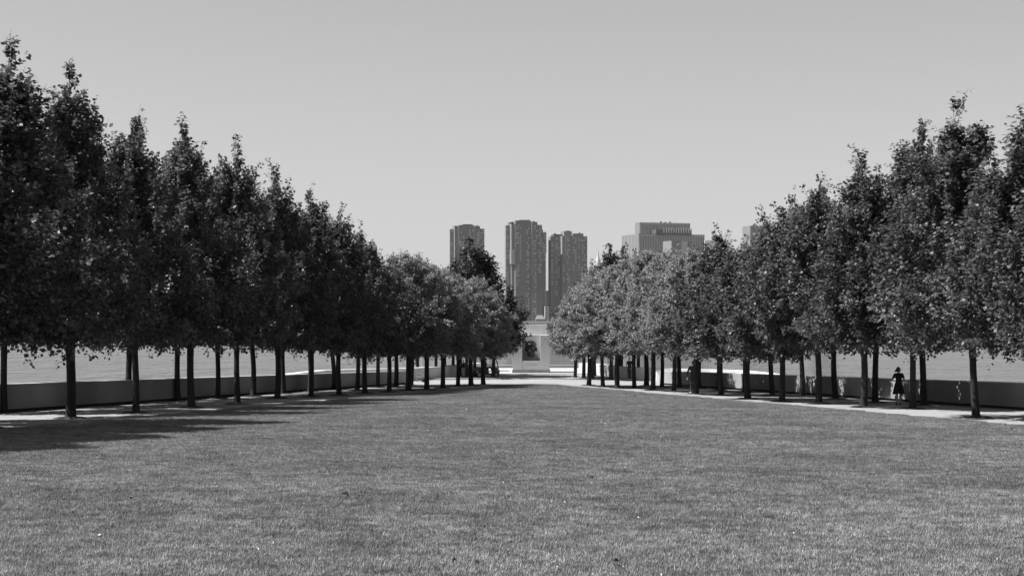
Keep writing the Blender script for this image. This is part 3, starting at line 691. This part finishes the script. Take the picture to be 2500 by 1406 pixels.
# pale slatted bench with a bag by the end of the left wall
bp_ = G(1030, 931.5); bench = empty('park_bench', bp_, R(-8)); tag(bench, 'small weathered slatted bench at the end of the left parapet', 'bench')
M_wood = mat('weathered_wood', 0.22, 0.8, 0.2, 15)
for k in range(3): MB().box(-0.42, 0.42, -0.2 + k * 0.14, -0.08 + k * 0.14, 0.34, 0.37).build('seat_slat', M_wood, bench)
for k in range(2): MB().box(-0.42, 0.42, 0.22 + 0.02 * k, 0.245 + 0.02 * k, 0.44 + k * 0.11, 0.53 + k * 0.11).build('back_slat', M_wood, bench)
for s in (-1, 1):
    MB().box(s * 0.36 - 0.025, s * 0.36 + 0.025, -0.18, -0.13, -0.1, 0.338).build('leg', M_wood, bench)
    MB().box(s * 0.36 - 0.025, s * 0.36 + 0.025, 0.17, 0.218, -0.1, 0.64).build('leg', M_wood, bench)
bag = MB(); bag.ball((0, 0, 0.14), (0.17, 0.11, 0.16)); bag.ball((0.02, -0.06, 0.10), (0.12, 0.08, 0.1)); bag.tube([(-0.07, 0.02, 0.27), (-0.04, 0.02, 0.36), (0.04, 0.02, 0.36), (0.07, 0.02, 0.27)], 0.014, 6)
bo = empty('shoulder_bag', G(1034, 932.5)); tag(bo, 'dark bag set down in front of the slatted bench', 'bag')
remesh(bag, 'bag_body', M_dark, 0.014, 0.6, 2, bo)

# ------------------------------------------------------------------ fallen leaves on the lawn
M_dead = mat('dead_leaf', 0.025, 0.7, 0.3, 30); M_palel = mat('bleached_leaf', 0.55, 0.7, 0.2, 30)
def leaf_thing(x, y, w, up_, m, label):
    p = G(x, y, lambda X, d: plane_z(d) + 0.045)
    k = w * p.y / F
    vv, ff = [], []
    prof2 = [(0, 0.02), (0.2, 0.33), (0.45, 0.46), (0.7, 0.34), (0.9, 0.14), (1.0, 0.0)]
    for i, (u, h_) in enumerate(prof2):
        zz = 0.28 * math.sin(u * 3.14) * up_
        vv += [((u - 0.5), -h_, zz + h_ * 0.75), ((u - 0.5), 0, zz), ((u - 0.5), h_, zz + h_ * 0.6)]
    for i in range(5):
        for j in range(2): ff.append((i * 3 + j, i * 3 + j + 1, i * 3 + j + 4, i * 3 + j + 3))
    o = link('fallen_leaf', new_mesh('fallen_leaf', vv, ff, m, True), None, p, (R(rnd.uniform(-20, 20)), R(rnd.uniform(-20, 20)), rnd.uniform(-0.7, 0.7)), (k, k, k * up_))
    tag(o, label, 'leaf', 'fallen leaves on the lawn')
for a in ((842, 1210, 20, 1.0, M_dead, 'curled dark leaf lying left of centre on the open lawn'),
          (1503, 1374, 19, 1.1, M_dead, 'largest dark curled leaf right of centre near the bottom edge'),
          (1109, 1377, 11, 2.0, M_dead, 'left one of two upright dark leaves near the bottom edge'),
          (1163, 1381, 10, 2.0, M_dead, 'right one of two upright dark leaves near the bottom edge'),
          (1443, 1169, 11, 1.2, M_dead, 'small dark leaf in mid lawn right of the centre line'),
          (118, 1399, 11, 1.2, M_dead, 'dark leaf at the bottom left corner of the lawn'),
          (323, 1218, 10, 1.3, M_dead, 'dark leaf with a pale neighbour on the left part of the lawn'),
          (319, 1214, 6, 1.3, M_palel, 'tiny bleached leaf touching a dark one on the left lawn'),
          (1467, 1360, 8, 1.2, M_palel, 'small bleached leaf beside the largest dark leaf'),
          (1079, 1136, 6, 1.2, M_dead, 'small dark leaf in the middle distance of the lawn'),
          (244, 1305, 9, 0.5, M_palel, 'flat pale leaf on the lower left lawn'),
          (2085, 1146, 7, 1.2, M_dead, 'tiny dark leaf on the right part of the lawn'),
          (1617, 1404, 8, 1.2, M_palel, 'bleached leaf at the very bottom edge right of centre'),
          (2470, 1052, 6, 1.8, M_dead, 'small dark leaf by the gravel at the right edge'),
          (1070, 1214, 6, 1.2, M_dead, 'tiny dark leaf just left of the centre line'),
          (710, 1126, 10, 0.7, M_dead, 'dark leaf on the left lawn below the tree shadows')):
    leaf_thing(*a)

lr = random.Random(21)
for k in range(46):
    y = 965 + 430 * lr.random() ** 0.7
    half = 60 + (y - 950) * 2.7
    x = min(2480, max(20, CX + lr.uniform(-1, 1) * half))
    if x < 700 and y < 1125: continue
    dk = lr.random() < 0.35
    leaf_thing(x, y, lr.uniform(4, 8) * (0.6 + (y - 940) / 700), lr.uniform(0.5, 1.4), M_dead if dk else M_palel, 'tiny dry dark leaf scattered on the lawn' if dk else 'tiny bleached leaf scattered on the lawn')

# ------------------------------------------------------------------ far shore and city
M_brick = mat('dark_brick', 0.19, 0.85, 0.08, 0.3); M_brick2 = mat('roof_plant', 0.07, 0.85)
M_win = mat('sky_pale_window', 0.5, 0.4, spec=0.5); M_win2 = mat('dark_window', 0.2, 0.25, spec=0.5)  # paleness is blinds plus the sky's reflection put into the colour
M_conc = mat('pale_concrete', 0.42, 0.8, 0.05, 0.2); M_conc2 = mat('grey_ribs', 0.17, 0.8, 0.05, 0.2); M_whiteb = mat('white_facade', 0.8, 0.7)
M_shore = mat('far_bank', 0.12, 0.9, 0.2, 0.02)
DT = 1760.0
MB().add([(-2600, DT - 30, -2), (2600, DT - 30, -2), (2600, DT - 28, 2.5), (-2600, DT - 28, 2.5), (2600, 8800, 2.5), (-2600, 8800, 2.5)], [(0, 1, 2, 3), (3, 2, 4, 5)]).build('far_bank', M_shore)['kind'] = 'structure'
win_me = {}
def win_mesh(w, h_, m):
    k = (round(w, 2), round(h_, 2), m.name)
    if k not in win_me: win_me[k] = MB().box(-w / 2, w / 2, -0.12, 0.06, -h_ / 2, h_ / 2).mesh('window', m)
    return win_me[k]
def tower(name, xc, d, th, label, slabs, wins, cat='building', mats=None, back=24.0, group=None):
    """slabs: (x0, x1, ytop, p, [ybottom], [depth], [mat]); p metres proud of the tower's front plane; wins: (x, y0, y1, step, p, w, h, pale share)"""
    s = F / d; th = R(th)
    root = empty(name, ((xc - CX) / s, d, 2.5), th); tag(root, label, cat, group)
    def U(x, p): return ((x - xc) / s - p * math.sin(th)) / math.cos(th)
    def Z(y): return CZ - 2.5 + (HY - y) / s
    for i, sl in enumerate(slabs):
        x0, x1, yt, p = sl[:4]; yb = sl[4] if len(sl) > 4 and sl[4] else None
        dep = sl[5] if len(sl) > 5 and sl[5] else back; m = sl[6] if len(sl) > 6 else M_brick
        MB().box(U(x0, p), U(x1, p), -p - 0.01 * i, dep + 0.013 * i, Z(yb) if yb else 0, Z(yt)).build(sl[7] if len(sl) > 7 else 'wall', m, root)
    for (x, y0, y1, st, p, w, h_, share) in wins:
        y = y0
        while y < y1:
            if rnd.random() < 0.93:
                m = M_win if rnd.random() < share else M_win2
                link('window', win_mesh(w, h_, m), root, (U(x, p), -p - 0.02, Z(y)))
            y += st
    return root
W, HH, ST = 1.5, 1.3, 5.87
PL, CH = 'roof_plant', 'chimney'
tower('apartment_tower', 1284, DT, 12, 'tallest dark brick tower, the middle one of three above the monument',
      [(1235.4, 1245.3, 551, 0, None, 6.5), (1249, 1258, 548, 8.2, 611), (1249, 1258, 646, 5), (1248.6, 1258.4, 611, 9.4, 646, 4), (1258.6, 1297, 540, 9.5), (1298.6, 1312, 544, 12), (1312.2, 1323.4, 550, 10), (1323.4, 1325.4, 561, 9),
       (1325.4, 1334, 567, 7, 618), (1325.4, 1332.6, 618, 6.9), (1269, 1288, 537.5, 3, 540, 12, M_brick2, PL), (1290.5, 1292.5, 536.3, 3, 540, 6, M_brick2, CH), (1246, 1254, 543, 1, 548, 12, M_brick2, PL), (1299, 1310, 542, 4, 544.2, 12, M_brick2, PL), (1303, 1305, 540, 3, 544.2, 5, M_brick2, CH)],
      [(1239.3, 560, 700, ST, 0, W, HH, .6), (1262.5, 553, 604, ST, 9.6, W, HH, .7), (1265.8, 553, 604, ST, 9.6, W, HH, .7), (1270.8, 553, 644, ST, 9.6, W, HH, .8), (1262.5, 650, 700, ST, 9.6, W, HH, .5), (1266, 650, 700, ST, 9.6, W, HH, .5),
       (1287, 553, 770, ST, 9.6, W, HH, .35), (1291, 553, 770, ST, 9.6, W, HH, .45), (1306, 553, 585, ST, 12.1, W, HH, .7), (1310, 553, 585, ST, 12.1, W, HH, .7), (1304, 590, 770, ST, 12.1, W, HH, .3), (1307.5, 590, 770, ST, 12.1, W, HH, .4),
       (1314.5, 553, 668, ST, 10.1, W, HH, .6), (1317.6, 553, 668, ST, 10.1, W, HH, .6), (1320.6, 553, 668, ST, 10.1, W, HH, .6), (1327, 570, 640, ST, 7.1, W, HH, .5), (1329.8, 570, 640, ST, 7.1, W, HH, .7), (1332, 570, 640, ST, 7.1, W * .7, HH, .6),
       (1253.5, 613.5, 646, 5.1, 9.5, 3.5, 1.5, 1.0)], group='brick apartment towers across the river')
tower('apartment_tower', 1140, DT + 20, 10, 'left brick tower half hidden behind a pointed tree',
      [(1099, 1108.8, 560, 0, None, 4), (1111, 1120.5, 555, 7), (1120.6, 1158, 551, 8.5), (1158.6, 1172.5, 553, 10), (1172.6, 1183, 559, 8), (1131, 1150, 548, 3, 551.2, 12, M_brick2, PL), (1152.4, 1154, 547, 3, 551.2, 5, M_brick2, CH), (1110, 1118, 552, 2, 556, 10, M_brick2, PL), (1164.5, 1166.5, 550, 3, 553.2, 5, M_brick2, CH)],
      [(1103, 564, 700, ST, 0, W, HH, .5), (1124, 568, 660, ST, 8.6, W, HH, .6), (1127.5, 568, 660, ST, 8.6, W, HH, .6), (1132.5, 563, 660, ST, 8.6, W, HH, .6), (1148, 564, 640, ST, 8.6, W, HH, .6), (1151.5, 564, 640, ST, 8.6, W, HH, .6), (1154.5, 564, 640, ST, 8.6, W, HH, .6),
       (1167, 564, 640, ST, 10.1, W, HH, .6), (1170.3, 564, 640, ST, 10.1, W, HH, .6), (1175, 564, 650, ST, 8.1, W, HH, .6), (1178, 564, 650, ST, 8.1, W, HH, .6), (1181, 564, 650, ST, 8.1, W, HH, .6)], group='brick apartment towers across the river')
tower('apartment_tower', 1386, DT + 10, 13, 'right brick tower with two sunlit edges beside the middle one',
      [(1343.8, 1368, 578, 0, None, 10), (1372.4, 1380, 577, 8.5), (1380.4, 1398, 577, 9.5, None), (1398.2, 1424, 571, 9.2), (1424.2, 1433.5, 577.5, 8), (1352, 1376, 572, -3, 578, 15, M_brick2, PL), (1377, 1396, 565, 4, 577, 12, M_brick, PL), (1384, 1391, 563.5, 3, 565.2, 6, M_brick2, CH), (1415.5, 1417.5, 568, 3, 571.2, 6, M_brick2, CH), (1353, 1358, 570, -3, 572.2, 6, M_brick2, CH)],
      [(1348, 583, 700, ST, 0, W, HH, .6), (1358.7, 583, 720, ST, 0, W, HH, .5), (1364.5, 600, 720, ST, 0, W, HH, .3), (1376.5, 650, 690, ST, 8.6, W, HH, .5), (1385, 582, 690, ST, 9.6, W, HH, .6), (1388.3, 582, 690, ST, 9.6, W, HH, .6), (1400, 582, 660, ST, 9.3, W, HH, .4), (1405, 582, 660, ST, 9.3, W, HH, .7),
       (1413.5, 582, 660, ST, 9.3, W, HH, .6), (1419, 582, 660, ST, 9.3, W, HH, .3), (1422.5, 582, 660, ST, 9.3, W, HH, .3), (1427, 582, 660, ST, 8.1, W, HH, .5), (1430.5, 582, 660, ST, 8.1, W, HH, .6)], group='brick apartment towers across the river')
# ribbed office block on the right
DR = 2050.0
blk = tower('office_block', 1621, DR, 18, 'wide grey ribbed office block rising above the trees right of the towers',
      [(1560, 1687, 544, 0, None, 15, M_conc2), (1556, 1721, 573, 12, None, 46, M_conc2), (1599, 1688, 562, 16, 573, 8, M_brick2, 'roof_railing_wall')], [], cat='building')
s_ = F / DR; th = R(18)
for k in range(36):
    x = 1561.5 + k * 3.5
    link('rib', MB().box(-0.35, 0.35, -0.5, -0.04, 0, CZ - 2.5 + (HY - 545) / s_).mesh('rib', M_conc) if k == 0 else rib_me, blk, (((x - 1621) / s_) / math.cos(th), 0, 0))
    if k == 0: rib_me = blk.children[-1].data if False else [c for c in blk.children if c.name.startswith('rib')][0].data
rib2 = MB().box(-0.4, 0.4, -0.55, -0.03, 0, CZ - 2.5 + (HY - 575) / s_).mesh('rib', M_conc)
for k in range(40):
    x = 1557.5 + k * 4.15
    link('rib', rib2, blk, (((x - 1621) / s_ - 12 * math.sin(th)) / math.cos(th), -12.02, 0))
finm = MB().box(-0.03, 0.5, -0.35, 0.35, 0, CZ - 2.5 + (HY - 575) / s_).mesh('rib', M_conc)
for k in range(12):
    link('rib', finm, blk, (((1556 - 1621) / s_ - 12 * math.sin(th)) / math.cos(th) - 0.5, -10 + k * 4.9, 0))
for k in range(12): link('railing_post', MB().box(-0.5, 0.5, -0.4, 0, 0, 7).mesh('railing_post', M_conc) if k == 0 else rp, blk, (((1618 + k * 6.2 - 1621) / s_ - 16 * math.sin(th)) / math.cos(th), -16.3, CZ - 2.5 + (HY - 571) / s_)); rp = [c for c in blk.children if c.name.startswith('railing_post')][0].data
for x, y in ((1617, 540), (1628, 541.5), (1640, 540.5)): MB().box(-0.8, 0.8, 4, 6, CZ - 2.5 + (HY - 544) / s_ - 0.2, CZ - 2.5 + (HY - y) / s_).build('roof_vent', M_brick2, blk, (((x - 1621) / s_) / math.cos(th), 0, 0))
tower('apartment_block', 1650, 1900, 22, 'grey block with a pale side wall in front of the ribbed office block',
      [(1639, 1664, 588, 0, None, 22, M_brick), (1664.2, 1680, 588.4, -0.5, None, 20, M_conc), (1680.2, 1691, 589, -0.2, None, 20, M_conc2)], [], cat='building')
tower('white_building', 1732, 2150, 10, 'small bright white building at the right end of the ribbed block', [(1721, 1741, 587, 0, None, 20, M_whiteb)], [])
tower('office_block', 1856, 2300, 14, 'grey flat topped block peeping over the bright crowns on the right', [(1831, 1886, 551.5, 0, None, 30, M_conc2), (1838, 1842, 549, -5, 552, 6, M_brick2, PL), (1850, 1883, 581, 6, None, 10, M_whiteb)], [])
tower('low_building', 1335, 1745, 8, 'low pale shed between the middle and right towers above the monument', [(1331, 1341, 748, 0, None, 14, M_conc), (1334, 1340, 709, -16, None, 18, M_conc2)], [(1332.5, 752, 785, 6, 0.1, 2.4, 1.0, 0), (1337, 752, 785, 6, 0.1, 2.4, 1.0, 0)])
rf = tower('low_building', 1318, 1742, 6, 'small pale gabled building standing on the far bank behind the monument', [(1309, 1330, 779, 0, None, 12, M_conc2)], [])
zt = CZ - 2.5 + (HY - 779) / (F / 1742); MB().add([(-4.2, -0.3, zt), (5.4, -0.3, zt), (5.4, 12.2, zt), (-4.2, 12.2, zt), (-2.2, 5, zt + 4.2), (3.4, 5, zt + 4.2)], [(0, 1, 5, 4), (1, 2, 5), (2, 3, 4, 5), (3, 0, 4)]).build('roof', M_conc2, rf)
tower('apartment_tower', 873, 2600, 8, 'very pale distant tower peeping over the left trees', [(868, 878, 588, 0, None, 14, M_conc)], [], group='distant hazy towers')
sp_ = empty('spired_tower', P(1460, 770, 3700)); sp_.location.z = 2.5; tag(sp_, 'faint needle spired skyscraper between the far trees', 'building', 'distant hazy towers')
q = 3700 / F
MB().box(-11 * q, 11 * q, -8, 8, 0, 128 * q).build('wall', M_conc, sp_); MB().tube([(0, 0, 128 * q), (0, 0, 142 * q), (0, 0, 152 * q), (0, 0, 168 * q)], [9 * q, 5.5 * q, 2.4 * q, 0.3 * q], 8).build('spire', M_conc, sp_)
sm = empty('mast_tower', P(2009, 770, 3900)); sm.location.z = 2.5; tag(sm, 'skyscraper hidden by foliage except its thin roof mast above the right trees', 'building', 'distant hazy towers')
q = 3900 / F
MB().box(-30 * q, 30 * q, -20, 20, 0, 240 * q).build('wall', M_conc2, sm); MB().box(-14 * q, 14 * q, -10, 10, 240 * q + 0.1, 295 * q).build('wall', M_conc2, sm)
MB().tube([(0, 0, 295 * q), (0, 0, 320 * q), (0, 0, 322 * q), (0, 0, 352 * q)], [2.2 * q, 1.2 * q, 0.8 * q, 0.35 * q], 8).build('mast', M_conc2, sm)

# ------------------------------------------------------------------ summer haze over the river
hz = bpy.data.materials.new('summer_haze'); hz.use_nodes = True
nt = hz.node_tree; nt.nodes.remove(nt.nodes['Principled BSDF'])
pv = nt.nodes.new('ShaderNodeVolumePrincipled'); pv.inputs['Color'].default_value = (0.95, 0.95, 0.95, 1); pv.inputs['Density'].default_value = 0.000032
nt.links.new(pv.outputs[0], nt.nodes['Material Output'].inputs['Volume'])
tag(MB().box(-5000, 5000, -100, 9000, -4, 365).build('haze', hz), kind='stuff')
